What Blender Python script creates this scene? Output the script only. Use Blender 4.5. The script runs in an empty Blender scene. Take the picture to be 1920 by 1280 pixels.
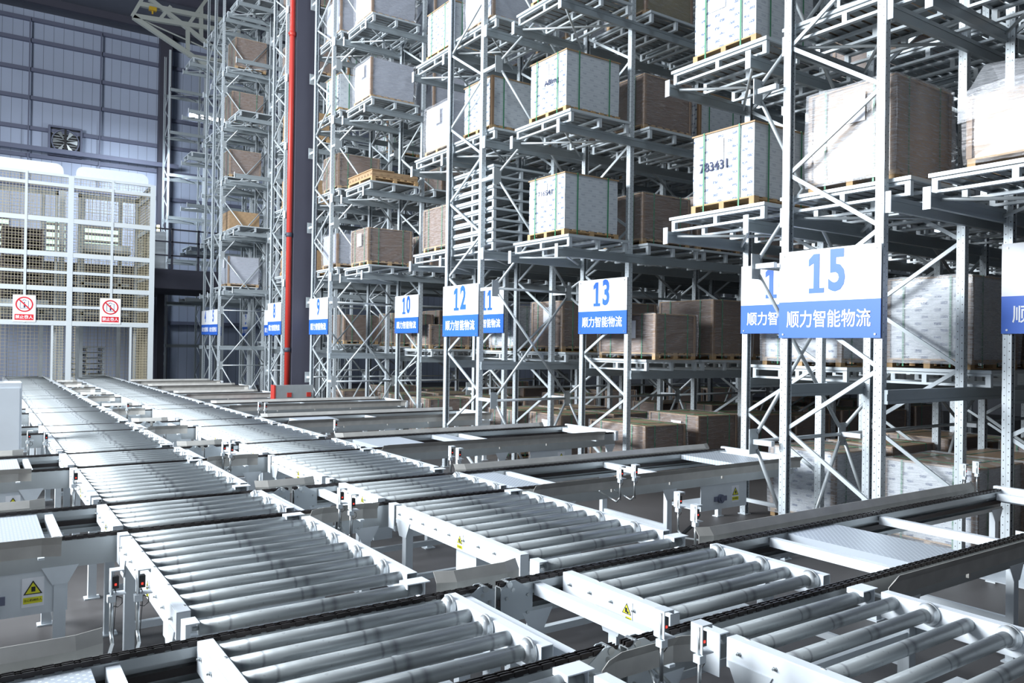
import bpy, math, random
from mathutils import Vector, Matrix
random.seed(7)
SC = bpy.context.scene
COL = SC.collection
ZC = 2.45                      # camera height above the floor; builders below use heights relative to it

# ------------------------------------------------------------------ camera
FPX = 1477.57
PAN, PIT, ROL = 0.59875949, 0.00609477, -0.0146351
cf = Vector((math.sin(PAN)*math.cos(PIT), math.cos(PAN)*math.cos(PIT), math.sin(PIT)))
r0 = Vector((math.cos(PAN), -math.sin(PAN), 0)); d0 = cf.cross(r0)
cr = math.cos(ROL)*r0 + math.sin(ROL)*d0
cd = -math.sin(ROL)*r0 + math.cos(ROL)*d0
cam = bpy.data.cameras.new('camera'); cam.sensor_width = 36; cam.lens = FPX/1920*36
cam.clip_end = 300; cam.clip_start = 0.05
co = bpy.data.objects.new('camera', cam); COL.objects.link(co)
M = Matrix.Identity(4)
for i, v in enumerate((cr, -cd, -cf)):
    for j in range(3): M[j][i] = v[j]
M[2][3] = ZC
co.matrix_world = M
SC.camera = co

# ------------------------------------------------------------------ light and exposure
SC.view_settings.view_transform = 'Standard'; SC.view_settings.look = 'None'
SC.view_settings.gamma = 1; SC.view_settings.use_curve_mapping = False
SC.view_settings.exposure = 0.76
w = bpy.data.worlds.new('daylight'); SC.world = w; w.use_nodes = True
bg = w.node_tree.nodes['Background']; bg.inputs[0].default_value = (.70, .82, 1.0, 1); bg.inputs[1].default_value = 0.10
def lamp(kind, name, loc, direction, energy, color, **kw):
    l = bpy.data.lights.new(name, kind); l.energy = energy; l.color = color
    for k, v in kw.items(): setattr(l, k, v)
    o = bpy.data.objects.new(name, l); COL.objects.link(o); o.location = loc
    o.rotation_euler = Vector(direction).to_track_quat('-Z', 'Y').to_euler()
    return o
lamp('AREA', 'loading_bay_daylight', (-12.5, 15, 9.5), (1.0, .0, -.28), 7900, (.90, .955, 1.0), shape='RECTANGLE', size=15, size_y=6)
lamp('AREA', 'back_wall_fill_lamp', (6.6, 41.0, 11.5), (.0, .5, -1), 300, (.8, .9, 1.0), shape='DISK', size=1.2)  # unseen lamp added to brighten the back wall
for y in (4, 14, 24, 31):  # unseen overhead lamps added to light the conveyor tops and far rack
    lamp('AREA', 'overhead_fill_lamp', (3.2, y, 15.5), (0, 0, -1), 185, (.82, .91, 1.0), shape='DISK', size=1.2)

# ------------------------------------------------------------------ materials
def nodes(m): return m.node_tree.nodes, m.node_tree.links
def mat(name, col, rough=.5, metal=0, noise=0, nscale=8, bump=0, spec=.5, emit=None):
    m = bpy.data.materials.new(name); m.use_nodes = True
    n, l = nodes(m); b = n['Principled BSDF']
    b.inputs['Base Color'].default_value = (*col, 1); b.inputs['Roughness'].default_value = rough
    b.inputs['Metallic'].default_value = metal; b.inputs['Specular IOR Level'].default_value = spec
    if emit:
        b.inputs['Emission Color'].default_value = (*emit[0], 1); b.inputs['Emission Strength'].default_value = emit[1]
    if noise or bump:
        tc = n.new('ShaderNodeTexCoord'); nz = n.new('ShaderNodeTexNoise')
        nz.inputs['Scale'].default_value = nscale; nz.inputs['Detail'].default_value = 4
        l.new(tc.outputs['Object'], nz.inputs['Vector'])
        if noise:
            mx = n.new('ShaderNodeMix'); mx.data_type = 'RGBA'
            mx.inputs[6].default_value = (*[c*(1-noise) for c in col], 1)
            mx.inputs[7].default_value = (*[min(1, c*(1+noise)) for c in col], 1)
            l.new(nz.outputs['Fac'], mx.inputs[0]); l.new(mx.outputs[2], b.inputs['Base Color'])
        if bump:
            bp = n.new('ShaderNodeBump'); bp.inputs['Strength'].default_value = bump
            l.new(nz.outputs['Fac'], bp.inputs['Height']); l.new(bp.outputs[0], b.inputs['Normal'])
    return m
def mth(n, l, op, a, b=None, c=None):
    x = n.new('ShaderNodeMath'); x.operation = op
    for i, v in enumerate((a, b, c)):
        if v is None: continue
        if isinstance(v, (int, float)): x.inputs[i].default_value = v
        else: l.new(v, x.inputs[i])
    return x.outputs[0]
def mixc(n, l, f, a, b):
    x = n.new('ShaderNodeMix'); x.data_type = 'RGBA'
    l.new(f, x.inputs[0])
    for i, v in ((6, a), (7, b)):
        if isinstance(v, tuple): x.inputs[i].default_value = (*v, 1)
        else: l.new(v, x.inputs[i])
    return x.outputs[2]
def objxyz(n, l):
    tc = n.new('ShaderNodeTexCoord'); s = n.new('ShaderNodeSeparateXYZ'); l.new(tc.outputs['Object'], s.inputs[0])
    return tc, s.outputs
def face_uv(n, l):
    """u runs along the wall of a box whichever way it faces, v is height"""
    tc, s = objxyz(n, l)
    sn = n.new('ShaderNodeSeparateXYZ'); l.new(tc.outputs['Normal'], sn.inputs[0])
    ax = mth(n, l, 'ABSOLUTE', sn.outputs[0]); f = mth(n, l, 'GREATER_THAN', ax, .7)
    u = mth(n, l, 'ADD', mth(n, l, 'MULTIPLY', s[1], f), mth(n, l, 'MULTIPLY', s[0], mth(n, l, 'SUBTRACT', 1, f)))
    return tc, u, s[2], sn, f
def band(n, l, x, lo, hi): return mth(n, l, 'MULTIPLY', mth(n, l, 'GREATER_THAN', x, lo), mth(n, l, 'LESS_THAN', x, hi))

def upright_mat(name, base):
    m = mat(name, base, .38, .25); n, l = nodes(m); b = n['Principled BSDF']
    tc, u, z, sn, f = face_uv(n, l)
    p = mth(n, l, 'FRACT', mth(n, l, 'DIVIDE', z, .09))
    # u in 0..0.095 across the face: two columns of holes, shifted by half a pitch
    p2 = mth(n, l, 'FRACT', mth(n, l, 'ADD', mth(n, l, 'DIVIDE', z, .09), .5))
    def dots(c, pp, r=.0055):
        du = mth(n, l, 'DIVIDE', mth(n, l, 'SUBTRACT', u, c), r)
        dz = mth(n, l, 'DIVIDE', mth(n, l, 'MULTIPLY', mth(n, l, 'SUBTRACT', pp, .5), .09), r*1.25)
        return mth(n, l, 'LESS_THAN', mth(n, l, 'ADD', mth(n, l, 'MULTIPLY', du, du), mth(n, l, 'MULTIPLY', dz, dz)), 1)
    h = mth(n, l, 'MAXIMUM', dots(.022, p), dots(.072, p2))
    groove = mth(n, l, 'MULTIPLY', band(n, l, u, .045, .05), .45)
    c = mixc(n, l, mth(n, l, 'MAXIMUM', h, groove), base, (.03, .03, .035))
    l.new(c, b.inputs['Base Color'])
    return m
def carton_mat(name, base, line, mark, cell=(.24, .085), markamt=1, grime=.06, stre=0, rough=.5, coat=0):
    m = mat(name, base, rough); n, l = nodes(m); b = n['Principled BSDF']
    tc, u, z, sn, f = face_uv(n, l)
    zr = mth(n, l, 'DIVIDE', z, cell[1]); row = mth(n, l, 'FLOOR', zr); fz = mth(n, l, 'FRACT', zr)
    ur = mth(n, l, 'ADD', mth(n, l, 'DIVIDE', u, cell[0]), mth(n, l, 'MULTIPLY', mth(n, l, 'FRACT', mth(n, l, 'MULTIPLY', row, .5)), .66))
    fu = mth(n, l, 'FRACT', ur)
    hl = mth(n, l, 'LESS_THAN', fz, .06); vl = mth(n, l, 'MULTIPLY', mth(n, l, 'LESS_THAN', fu, .02), f)
    lines = mth(n, l, 'MULTIPLY', mth(n, l, 'MAXIMUM', hl, vl), .7)
    side = mth(n, l, 'ADD', mth(n, l, 'MULTIPLY', f, .7), .3)
    nz = n.new('ShaderNodeTexNoise'); nz.inputs['Scale'].default_value = 90; l.new(tc.outputs['Object'], nz.inputs['Vector'])
    mk = mth(n, l, 'MULTIPLY', mth(n, l, 'MULTIPLY', band(n, l, fu, .5, .86), band(n, l, fz, .36, .76)), mth(n, l, 'GREATER_THAN', nz.outputs['Fac'], .44))
    mk = mth(n, l, 'MULTIPLY', mk, mth(n, l, 'MULTIPLY', side, markamt))
    mp = n.new('ShaderNodeMapping'); mp.inputs['Scale'].default_value = (2, 2, 30); l.new(tc.outputs['Object'], mp.inputs[0])
    n2 = n.new('ShaderNodeTexNoise'); n2.inputs['Scale'].default_value = 2.5; n2.inputs['Detail'].default_value = 5; l.new(mp.outputs[0], n2.inputs['Vector'])
    lo = tuple(c*(1-grime*3) for c in base); hi = tuple(min(1, c*(1+grime)) for c in base)
    c0 = mixc(n, l, n2.outputs['Fac'], lo, hi)
    c1 = mixc(n, l, lines, c0, line); c2 = mixc(n, l, mk, c1, mark)
    l.new(c2, b.inputs['Base Color'])
    if coat: b.inputs['Coat Weight'].default_value = coat; b.inputs['Coat Roughness'].default_value = .15
    if stre:
        bp = n.new('ShaderNodeBump'); bp.inputs['Strength'].default_value = stre; bp.inputs['Distance'].default_value = .02
        l.new(n2.outputs['Fac'], bp.inputs['Height']); l.new(bp.outputs[0], b.inputs['Normal'])
    return m
def wrap_mat(name, tint, base_f):
    m = bpy.data.materials.new(name); m.use_nodes = True; n, l = nodes(m); n.clear()
    out = n.new('ShaderNodeOutputMaterial'); t = n.new('ShaderNodeBsdfTransparent')
    g = n.new('ShaderNodeBsdfPrincipled'); g.inputs['Base Color'].default_value = (*tint, 1); g.inputs['Roughness'].default_value = .16
    g.inputs['Coat Weight'].default_value = .5
    tc = n.new('ShaderNodeTexCoord'); mp = n.new('ShaderNodeMapping'); mp.inputs['Scale'].default_value = (3, 3, 34)
    l.new(tc.outputs['Object'], mp.inputs[0]); nz = n.new('ShaderNodeTexNoise'); nz.inputs['Scale'].default_value = 2
    nz.inputs['Detail'].default_value = 6; nz.inputs['Roughness'].default_value = .65; nz.inputs['Distortion'].default_value = .6; l.new(mp.outputs[0], nz.inputs['Vector'])
    r = n.new('ShaderNodeMapRange'); r.inputs[1].default_value = .42; r.inputs[2].default_value = .72
    r.inputs[3].default_value = base_f; r.inputs[4].default_value = min(1, base_f+.30)
    l.new(nz.outputs['Fac'], r.inputs[0]); mx = n.new('ShaderNodeMixShader'); l.new(r.outputs[0], mx.inputs[0])
    bp = n.new('ShaderNodeBump'); bp.inputs['Strength'].default_value = .55; bp.inputs['Distance'].default_value = .02
    l.new(nz.outputs['Fac'], bp.inputs['Height']); l.new(bp.outputs[0], g.inputs['Normal'])
    l.new(t.outputs[0], mx.inputs[1]); l.new(g.outputs[0], mx.inputs[2]); l.new(mx.outputs[0], out.inputs[0])
    return m
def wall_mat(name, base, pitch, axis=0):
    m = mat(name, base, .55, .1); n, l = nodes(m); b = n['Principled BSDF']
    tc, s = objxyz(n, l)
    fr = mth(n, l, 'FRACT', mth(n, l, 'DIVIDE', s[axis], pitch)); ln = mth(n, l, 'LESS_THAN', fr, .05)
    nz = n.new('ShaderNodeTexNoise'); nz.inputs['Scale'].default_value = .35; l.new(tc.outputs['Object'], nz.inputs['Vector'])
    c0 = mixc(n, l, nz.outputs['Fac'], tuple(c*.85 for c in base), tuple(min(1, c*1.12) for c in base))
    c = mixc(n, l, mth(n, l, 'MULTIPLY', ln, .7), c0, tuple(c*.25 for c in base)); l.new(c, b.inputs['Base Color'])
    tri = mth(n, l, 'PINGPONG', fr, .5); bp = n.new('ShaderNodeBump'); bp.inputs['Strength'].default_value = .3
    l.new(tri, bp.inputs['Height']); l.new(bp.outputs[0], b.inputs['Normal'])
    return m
def roller_mat():
    m = mat('roller_steel', (.36, .39, .41), .4, .4); n, l = nodes(m); b = n['Principled BSDF']
    tc, s = objxyz(n, l)
    nz = n.new('ShaderNodeTexNoise'); nz.inputs['Scale'].default_value = 26; nz.inputs['Detail'].default_value = 6; l.new(tc.outputs['Object'], nz.inputs['Vector'])
    oi = n.new('ShaderNodeObjectInfo')
    x = mth(n, l, 'ADD', s[0], mth(n, l, 'MULTIPLY', mth(n, l, 'SUBTRACT', nz.outputs['Fac'], .5), .02))
    x = mth(n, l, 'ADD', x, mth(n, l, 'MULTIPLY', oi.outputs['Random'], .05))
    fs = None
    for c, wd in ((.07, .035), (.17, .012), (.68, .012), (.75, .03), (1.22, .014), (1.30, .03)):
        d = mth(n, l, 'SUBTRACT', 1, mth(n, l, 'DIVIDE', mth(n, l, 'ABSOLUTE', mth(n, l, 'SUBTRACT', x, c)), wd))
        d = mth(n, l, 'MAXIMUM', d, 0); fs = d if fs is None else mth(n, l, 'MAXIMUM', fs, d)
    sp = mth(n, l, 'MULTIPLY', mth(n, l, 'GREATER_THAN', nz.outputs['Fac'], .66), .5)
    f = mth(n, l, 'MULTIPLY', mth(n, l, 'MAXIMUM', fs, sp), .6)
    c = mixc(n, l, f, (.40, .43, .44), (.11, .115, .13)); l.new(c, b.inputs['Base Color'])
    rr = mth(n, l, 'ADD', mth(n, l, 'MULTIPLY', nz.outputs['Fac'], .25), .3); l.new(rr, b.inputs['Roughness'])
    return m
def tread_mat():
    m = mat('tread_plate', (.60, .66, .72), .42, .35); n, l = nodes(m); b = n['Principled BSDF']
    tc = n.new('ShaderNodeTexCoord'); mp = n.new('ShaderNodeMapping'); mp.inputs['Rotation'].default_value = (0, 0, .785)
    l.new(tc.outputs['Object'], mp.inputs[0]); s = n.new('ShaderNodeSeparateXYZ'); l.new(mp.outputs[0], s.inputs[0])
    a = mth(n, l, 'PINGPONG', mth(n, l, 'DIVIDE', s.outputs[0], .034), .5); c = mth(n, l, 'PINGPONG', mth(n, l, 'DIVIDE', s.outputs[1], .034), .5)
    par = mth(n, l, 'MULTIPLY', a, c); hh = mth(n, l, 'GREATER_THAN', par, .12)
    bp = n.new('ShaderNodeBump'); bp.inputs['Strength'].default_value = .7; bp.inputs['Distance'].default_value = .008
    l.new(mixc(n, l, hh, (.50, .55, .61), (.78, .83, .88)), b.inputs['Base Color']); l.new(hh, bp.inputs['Height']); l.new(bp.outputs[0], b.inputs['Normal'])
    return m

MT = dict(
    paint=mat('rack_paint', (.50, .55, .58), .42, .15, .05, 3),
    rack=upright_mat('perforated_upright', (.60, .655, .69)),
    beam=mat('beam_paint', (.34, .385, .41), .4, .2, .06, 4),
    tube=mat('brace_tube', (.50, .54, .56), .38, .4),
    spal=mat('steel_pallet_paint', (.58, .63, .66), .42, .2, .05, 5),
    slat=mat('galvanised_deck', (.27, .295, .31), .4, .6, .1, 5),
    white=mat('white_enamel', (.78, .83, .88), .36, .05, .03, 6),
    white2=mat('white_enamel_dusty', (.66, .71, .75), .45, .05, .07, 9),
    roller=roller_mat(), tread=tread_mat(),
    flange=mat('zinc_flange', (.80, .84, .86), .3, .35, .05, 20),
    chain=mat('oiled_chain', (.035, .03, .03), .38, .6),
    rail=mat('zinc_rail', (.46, .49, .50), .35, .55, .1, 7),
    dark=mat('dark_void', (.02, .02, .024), .7),
    defl=mat('brushed_deflector', (.56, .545, .51), .42, .3, .25, 6),
    bolt=mat('bolt_zinc', (.5, .53, .54), .3, .8),
    wood=mat('pallet_wood', (.50, .33, .17), .75, 0, .25, 14, .2),
    lid=mat('kraft_lid', (.42, .28, .16), .75, 0, .2, 10, .2),
    kraft=mat('kraft_edge', (.27, .17, .10), .6, 0, .12, 9),
    strap=mat('green_strap', (.03, .22, .10), .4),
    paper=mat('white_paper', (.86, .87, .92), .6),
    ink=mat('ink', (.02, .03, .09), .6),
    wcart=carton_mat('white_cartons', (.68, .72, .76), (.40, .44, .48), (.10, .14, .24)),
    lcart=carton_mat('grey_blue_cartons', (.52, .55, .63), (.34, .36, .42), (.25, .28, .36), (.3, .07), .5, .08, .4, .35, .5),
    bcart=carton_mat('brown_cartons', (.25, .17, .125), (.16, .11, .09), (.14, .09, .07), (.4, .06), .25, .12, .3, .45, .3),
    kbox=carton_mat('plain_kraft_cartons', (.46, .31, .18), (.22, .13, .07), (.08, .05, .03), (.19, .12), .9, .1),
    tan=carton_mat('tan_cartons', (.44, .30, .19), (.34, .22, .14), (.2, .13, .1), (.5, .05), .2, .12, .6, .3, .6),
    ocart=carton_mat('olive_cartons', (.30, .26, .15), (.22, .18, .1), (.15, .12, .06), (.3, .05), .3, .1),
    wrap=wrap_mat('stretch_film', (.80, .80, .84), .06), wrap2=wrap_mat('heavy_stretch_film', (.86, .89, .95), .24),
    wallp=wall_mat('wall_panel', (.42, .48, .62), .44), walld=wall_mat('dim_wall_panel', (.12, .13, .15), .44), roof=mat('roof_sheet', (.10, .11, .14), .7, 0, .1, 1),  # dim wall panel: copy darkened to cut bounce and deepen shade among the racks
    steel=mat('dark_grey_steel', (.055, .055, .078), .6, 0, .08, 2),
    girt=mat('girt_steel', (.15, .165, .24), .55, .1),
    floor=mat('concrete_floor', (.085, .08, .08), .55, 0, .25, 1.3),
    red=mat('red_paint', (.45, .035, .025), .4), redd=mat('red_label', (.65, .02, .03), .5),
    blue=mat('sign_blue', (.025, .13, .60), .45), sign=mat('sign_white', (.86, .88, .92), .45), text=mat('sign_text_white', (.9, .92, .96), .5),
    yellow=mat('label_yellow', (.78, .76, .03), .5), black=mat('black_plastic', (.02, .02, .022), .45),
    wire=mat('mesh_wire', (.42, .37, .26), .5), cage=mat('cage_frame', (.56, .60, .62), .45),
    truss=mat('truss_paint', (.30, .32, .30), .5), glassy=mat('lit_window', (.5, .7, .6), .3, emit=((.55, .95, .75), .75)),
    lens=mat('red_sensor_lens', (.6, .02, .02), .3, emit=((1, .05, .03), .9)), amber=mat('amber_lamp', (1, .8, .3), .4, emit=((1, .85, .35), 4)),
    gold=mat('yellow_hoist', (.4, .26, .02), .5), film=wrap_mat('loose_film', (.85, .87, .92), .22),
    rust=mat('dark_pallet_steel', (.09, .075, .08), .6), skyl=mat('daylight_strip', (.9, .95, 1), .4, emit=((.9, .95, 1), 2.5)),
)

# ------------------------------------------------------------------ mesh helpers
class MB:
    def __init__(s): s.v = []; s.f = []; s.sm = []
    def quad(s, pts, sm=False):
        b = len(s.v); s.v += [tuple(p) for p in pts]; s.f.append(tuple(range(b, b+len(pts)))); s.sm.append(sm); return s
    def hexa(s, P):
        b = len(s.v); s.v += [tuple(p) for p in P]
        for q in ((0, 3, 2, 1), (4, 5, 6, 7), (0, 1, 5, 4), (1, 2, 6, 5), (2, 3, 7, 6), (3, 0, 4, 7)):
            s.f.append(tuple(b+i for i in q)); s.sm.append(False)
        return s
    def box(s, x0, x1, y0, y1, z0, z1):
        return s.hexa([(x0, y0, z0), (x1, y0, z0), (x1, y1, z0), (x0, y1, z0), (x0, y0, z1), (x1, y0, z1), (x1, y1, z1), (x0, y1, z1)])
    def bar(s, p, q, w, h, up=(0, 0, 1)):
        p, q = Vector(p), Vector(q); d = (q-p).normalized(); u = Vector(up)
        if abs(d.dot(u)) > .98: u = Vector((0, 1, 0))
        a = d.cross(u).normalized()*w/2; b = a.cross(d).normalized()*h/2
        return s.hexa([p-a-b, p+a-b, p+a+b, p-a+b, q-a-b, q+a-b, q+a+b, q-a+b])
    def chan(s, p, q, w, h, t, n):
        """C channel from p to q: web w wide normal to n, flanges h deep along n"""
        p, q, n = Vector(p), Vector(q), Vector(n).normalized(); d = (q-p).normalized(); a = d.cross(n).normalized()
        for o, ww, hh, sh in ((a*0, w, t, n*0), (a*(w/2-t/2), t, h, n*(h/2)), (-a*(w/2-t/2), t, h, n*(h/2))):
            c = p+o+sh; e = q+o+sh; A = a*ww/2; B = n*hh/2
            s.hexa([c-A-B, c+A-B, c+A+B, c-A+B, e-A-B, e+A-B, e+A+B, e-A+B])
        return s
    def tube(s, p, q, r, n=10, r2=None, cap=True, sm=True):
        p, q = Vector(p), Vector(q); d = (q-p).normalized(); r2 = r if r2 is None else r2
        u = Vector((0, 0, 1)) if abs(d.z) < .9 else Vector((1, 0, 0)); a = d.cross(u).normalized(); b = d.cross(a)
        o = len(s.v)
        for c, rr in ((p, r), (q, r2)):
            for i in range(n):
                t = 2*math.pi*i/n; s.v.append(tuple(c+(a*math.cos(t)+b*math.sin(t))*rr))
        for i in range(n):
            j = (i+1) % n; s.f.append((o+i, o+j, o+n+j, o+n+i)); s.sm.append(sm)
        if cap:
            s.f.append(tuple(o+i for i in range(n))[::-1]); s.sm.append(False)
            s.f.append(tuple(o+n+i for i in range(n))); s.sm.append(False)
        return s
    def path(s, pts, r, n=6):
        for a, b in zip(pts, pts[1:]): s.tube(a, b, r, n)
        return s
    def prism(s, poly, ax, a0, a1):
        """poly in the two other axes, extruded along axis ax"""
        def P(u, v, a): return {0: (a, u, v), 1: (u, a, v), 2: (u, v, a)}[ax]
        k = len(poly); b = len(s.v)
        s.v += [P(u, v, a0) for u, v in poly] + [P(u, v, a1) for u, v in poly]
        s.f.append(tuple(b+i for i in range(k))); s.sm.append(False); s.f.append(tuple(b+k+i for i in range(k))[::-1]); s.sm.append(False)
        for i in range(k):
            j = (i+1) % k; s.f.append((b+i, b+j, b+k+j, b+k+i)); s.sm.append(False)
        return s
    def mesh(s, name, m):
        me = bpy.data.meshes.new(name); me.from_pydata(s.v, [], s.f); me.materials.append(MT[m] if isinstance(m, str) else m)
        me.polygons.foreach_set('use_smooth', s.sm); me.validate(); me.update()
        return me
    def build(s, name, m, parent=None, loc=(0, 0, 0), bevel=0):
        o = put(name, s.mesh(name, m), parent, loc)
        if bevel:
            md = o.modifiers.new('bevel', 'BEVEL'); md.width = bevel; md.segments = 2; md.limit_method = 'ANGLE'
        return o
def put(name, me, parent=None, loc=(0, 0, 0), rz=0):
    o = bpy.data.objects.new(name, me); COL.objects.link(o); o.parent = parent; o.location = loc
    if rz: o.rotation_euler = (0, 0, rz)
    return o
USED = set()
def thing(name, label, cat, loc=(0, 0, 0), group=None, rz=0):
    o = bpy.data.objects.new(name, None); COL.objects.link(o); o.empty_display_size = .1
    o.location = (loc[0], loc[1], loc[2]); o.rotation_euler = (0, 0, rz); tag(o, label, cat, group); return o
def tag(o, label=None, cat=None, group=None, kind=None):
    if label: o['label'] = label
    if cat: o['category'] = cat
    if group: o['group'] = group
    if kind: o['kind'] = kind
    return o
def struct(o): o['kind'] = 'structure'; return o
def clone(root, loc, label, group):
    r = root.copy(); COL.objects.link(r); r.location = loc; r['label'] = label; r['group'] = group
    for ch in root.children:
        c = ch.copy(); COL.objects.link(c); c.parent = r
        for g in ch.children:
            d = g.copy(); COL.objects.link(d); d.parent = c
    return r
def text(body, size, m, parent, name, loc, rot, sx=1, off=0, align='CENTER', ext=0.0012):
    c = bpy.data.curves.new(name, 'FONT'); c.body = body; c.size = size; c.align_x = align; c.align_y = 'CENTER'
    c.extrude = ext; c.offset = off; c.resolution_u = 3
    t = bpy.data.objects.new(name, c); COL.objects.link(t); bpy.context.view_layer.update()
    me = bpy.data.meshes.new_from_object(t); COL.objects.unlink(t); bpy.data.objects.remove(t)
    me.materials.clear(); me.materials.append(MT[m])
    o = put(name, me, parent, loc); o.rotation_euler = rot; o.scale = (sx, 1, 1); return o
FACE_NX = Matrix(((0, 0, -1), (-1, 0, 0), (0, 1, 0))).to_euler()      # text read from the -X side
FACE_NY = Matrix(((1, 0, 0), (0, 0, -1), (0, 1, 0))).to_euler()       # text read from the -Y side
def proj(p):
    v = Vector(p); w = v.dot(cf)
    if w < .2: return None
    return 960+FPX*v.dot(cr)/w, 640+FPX*v.dot(cd)/w
def vis(x0, x1, y0, y1, z0, z1, m=60):
    ps = [proj((x, y, z)) for x in (x0, x1) for y in (y0, y1) for z in (z0, z1)]
    ps = [p for p in ps if p]
    if not ps: return False
    xs = [p[0] for p in ps]; ys = [p[1] for p in ps]; m += 140
    return max(xs) > -m and min(xs) < 1920+m and max(ys) > -m and min(ys) < 1280+m
def Z(z): return z+ZC          # camera-relative height to height above the floor
NUM = {1: 'one', 2: 'two', 3: 'three', 4: 'four', 5: 'five', 7: 'seven', 8: 'eight', 9: 'nine', 10: 'ten', 11: 'eleven', 12: 'twelve', 13: 'thirteen', 14: 'fourteen', 15: 'fifteen', 16: 'sixteen'}
ORD = ['first', 'second', 'third', 'fourth', 'fifth', 'sixth', 'seventh', 'eighth', 'ninth', 'tenth', 'eleventh', 'twelfth']

# ------------------------------------------------------------------ the building
def slab(name, m, x0, x1, y0, y1, z0, z1): return struct(MB().box(x0, x1, y0, y1, z0, z1).build(name, m))
YW = 46.0
slab('floor', 'floor', -14, 34, -6, YW, -.2, 0)
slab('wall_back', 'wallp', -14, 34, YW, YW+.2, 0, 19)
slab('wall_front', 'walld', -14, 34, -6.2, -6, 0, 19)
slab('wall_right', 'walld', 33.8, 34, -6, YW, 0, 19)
slab('ceiling', 'roof', -6, 34, -6, YW, Z(16.4), Z(16.6))
for i, zz in enumerate((15.9, 14.85, 13.4, 12.0, 10.5, 9.13, 7.7, 3.6, 1.0)):
    struct(MB().box(-10, 34, YW-.22, YW, Z(zz)-.09, Z(zz)+.09).build('trim_%d' % (i+1), 'girt'))
for i, xx in enumerate((2.05, 5.2)):
    struct(MB().box(xx-.03, xx+.03, YW-.3, YW-.22, Z(7.7), Z(15.9)).build('trim_%d' % (i+10), 'girt'))
struct(MB().bar((-3, YW-.9, Z(9.35)), (8.9, YW-.9, Z(9.35)), .22, .22).build('trim_12', 'girt'))
def column(name, x0, x1, y0, y1, zt, lab):
    o = thing(name, lab, 'column', ((x0+x1)/2, (y0+y1)/2, 0)); a, b = (x1-x0)/2, (y1-y0)/2
    MB().box(-a, a, -b, -b+.03, 0, zt).box(-a, a, b-.03, b, 0, zt).box(-a, -a+.03, -b+.03, b-.03, 0, zt).box(a-.03, a, -b+.03, b-.03, 0, zt).build('shaft', 'steel', o)
    MB().box(-a-.01, a+.01, -b-.01, b+.01, 0, .04).build('base_plate', 'steel', o)
    return o
column('steel_column', 7.42, 8.1, 21.9, 22.45, Z(16.4), 'wide dark grey steel column behind the red pipe between signs eight and nine')
column('steel_column', 7.95, 8.55, YW-.75, YW-.25, Z(16.4), 'dark steel wall column right of the mesh lift cage')
p = thing('fire_pipe', 'tall red vertical water pipe clamped to the dark steel column', 'pipe', (7.32, 22.0, 0))
MB().tube((0, 0, 0), (0, 0, Z(16.2)), .075, 14).build('pipe', 'red', p)
for zz in (2.2, Z(3.0), Z(8.7)):
    MB().tube((0, 0, zz), (0, 0, zz+.12), .095, 14).box(-.12, .098, -.01, .01, zz+.04, zz+.08).build('coupling', 'red' if zz > 9 else 'steel', p)
h = thing('fire_hydrant_cabinet', 'red and grey fire hydrant cabinet at the foot of the steel column', 'cabinet', (7.1, 21.3, 0))
MB().box(-.32, .75, 0, .28, 0, Z(-1.16)).build('body', 'rail', h)
MB().box(-.36, -.32, -.01, .29, 0, Z(-1.15)).build('side_strip', 'red', h)
for xx in (.0, .55): MB().box(xx, xx+.12, -.02, 0, Z(-1.48), Z(-1.36)).build('red_panel', 'red', h)
# windows seen behind the lift cage
for i, (x0, x1, z0, z1) in enumerate(((.4, 1.3, 4.6, 6.1), (2.9, 3.75, 4.5, 6.0), (4.4, 6.2, 4.5, 5.9))):
    f = struct(MB().box(x0-.06, x1+.06, YW-.06, YW-.01, Z(z0)-.06, Z(z1)+.06).build('window_%d' % (i+1), 'girt'))
    MB().box(x0, x1, YW-.08, YW-.06, Z(z0), Z(z1)).build('window_pane', 'glassy', f)
    b = MB()
    for q in range(4): b.box(x0, x1, YW-.1, YW-.08, Z(z0)+.18+q*.36, Z(z0)+.32+q*.36)
    b.build('louvre', 'steel', f)
# exhaust fan
fx, fz = 3.65, 10.0
f = thing('exhaust_fan', 'square black exhaust fan with slatted shutter high on the back wall', 'fan', (fx, YW-.3, Z(fz)))
MB().box(-.75, .75, -.06, .2, -.75, -.66).box(-.75, .75, -.06, .2, .66, .75).box(-.75, -.66, -.06, .2, -.66, .66).box(.66, .75, -.06, .2, -.66, .66).build('fan_frame', 'girt', f)
MB().box(-.66, .66, .16, .2, -.66, .66).build('fan_back', 'black', f)
b = MB()
for i in range(32):
    a0 = i*math.pi/16; a1 = a0+math.pi/16
    b.bar((.6*math.cos(a0), -.02, .6*math.sin(a0)), (.6*math.cos(a1), -.02, .6*math.sin(a1)), .05, .03, (0, 1, 0))
b.build('fan_ring', 'girt', f)
b = MB()
for i in range(9): b.box(-.58, .58, .1, .13, -.56+i*.135, -.56+i*.135+.03)
b.build('shutter_slats', 'rail', f)
for i in range(6):
    a = i*math.pi/3; c, s_ = math.cos(a), math.sin(a)
    MB().hexa([(.08*c, .0, .08*s_), (.55*c-.1*s_, .0, .55*s_+.1*c), (.55*c+.1*s_, .05, .55*s_-.1*c), (.1*c, .05, .1*s_),
               (.08*c, .01, .08*s_), (.55*c-.1*s_, .01, .55*s_+.1*c), (.55*c+.1*s_, .06, .55*s_-.1*c), (.1*c, .06, .1*s_)]).build('blade', 'rail', f)
MB().box(-.05, .05, -.05, -.02, -.62, .62).build('motor_post', 'black', f)
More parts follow.
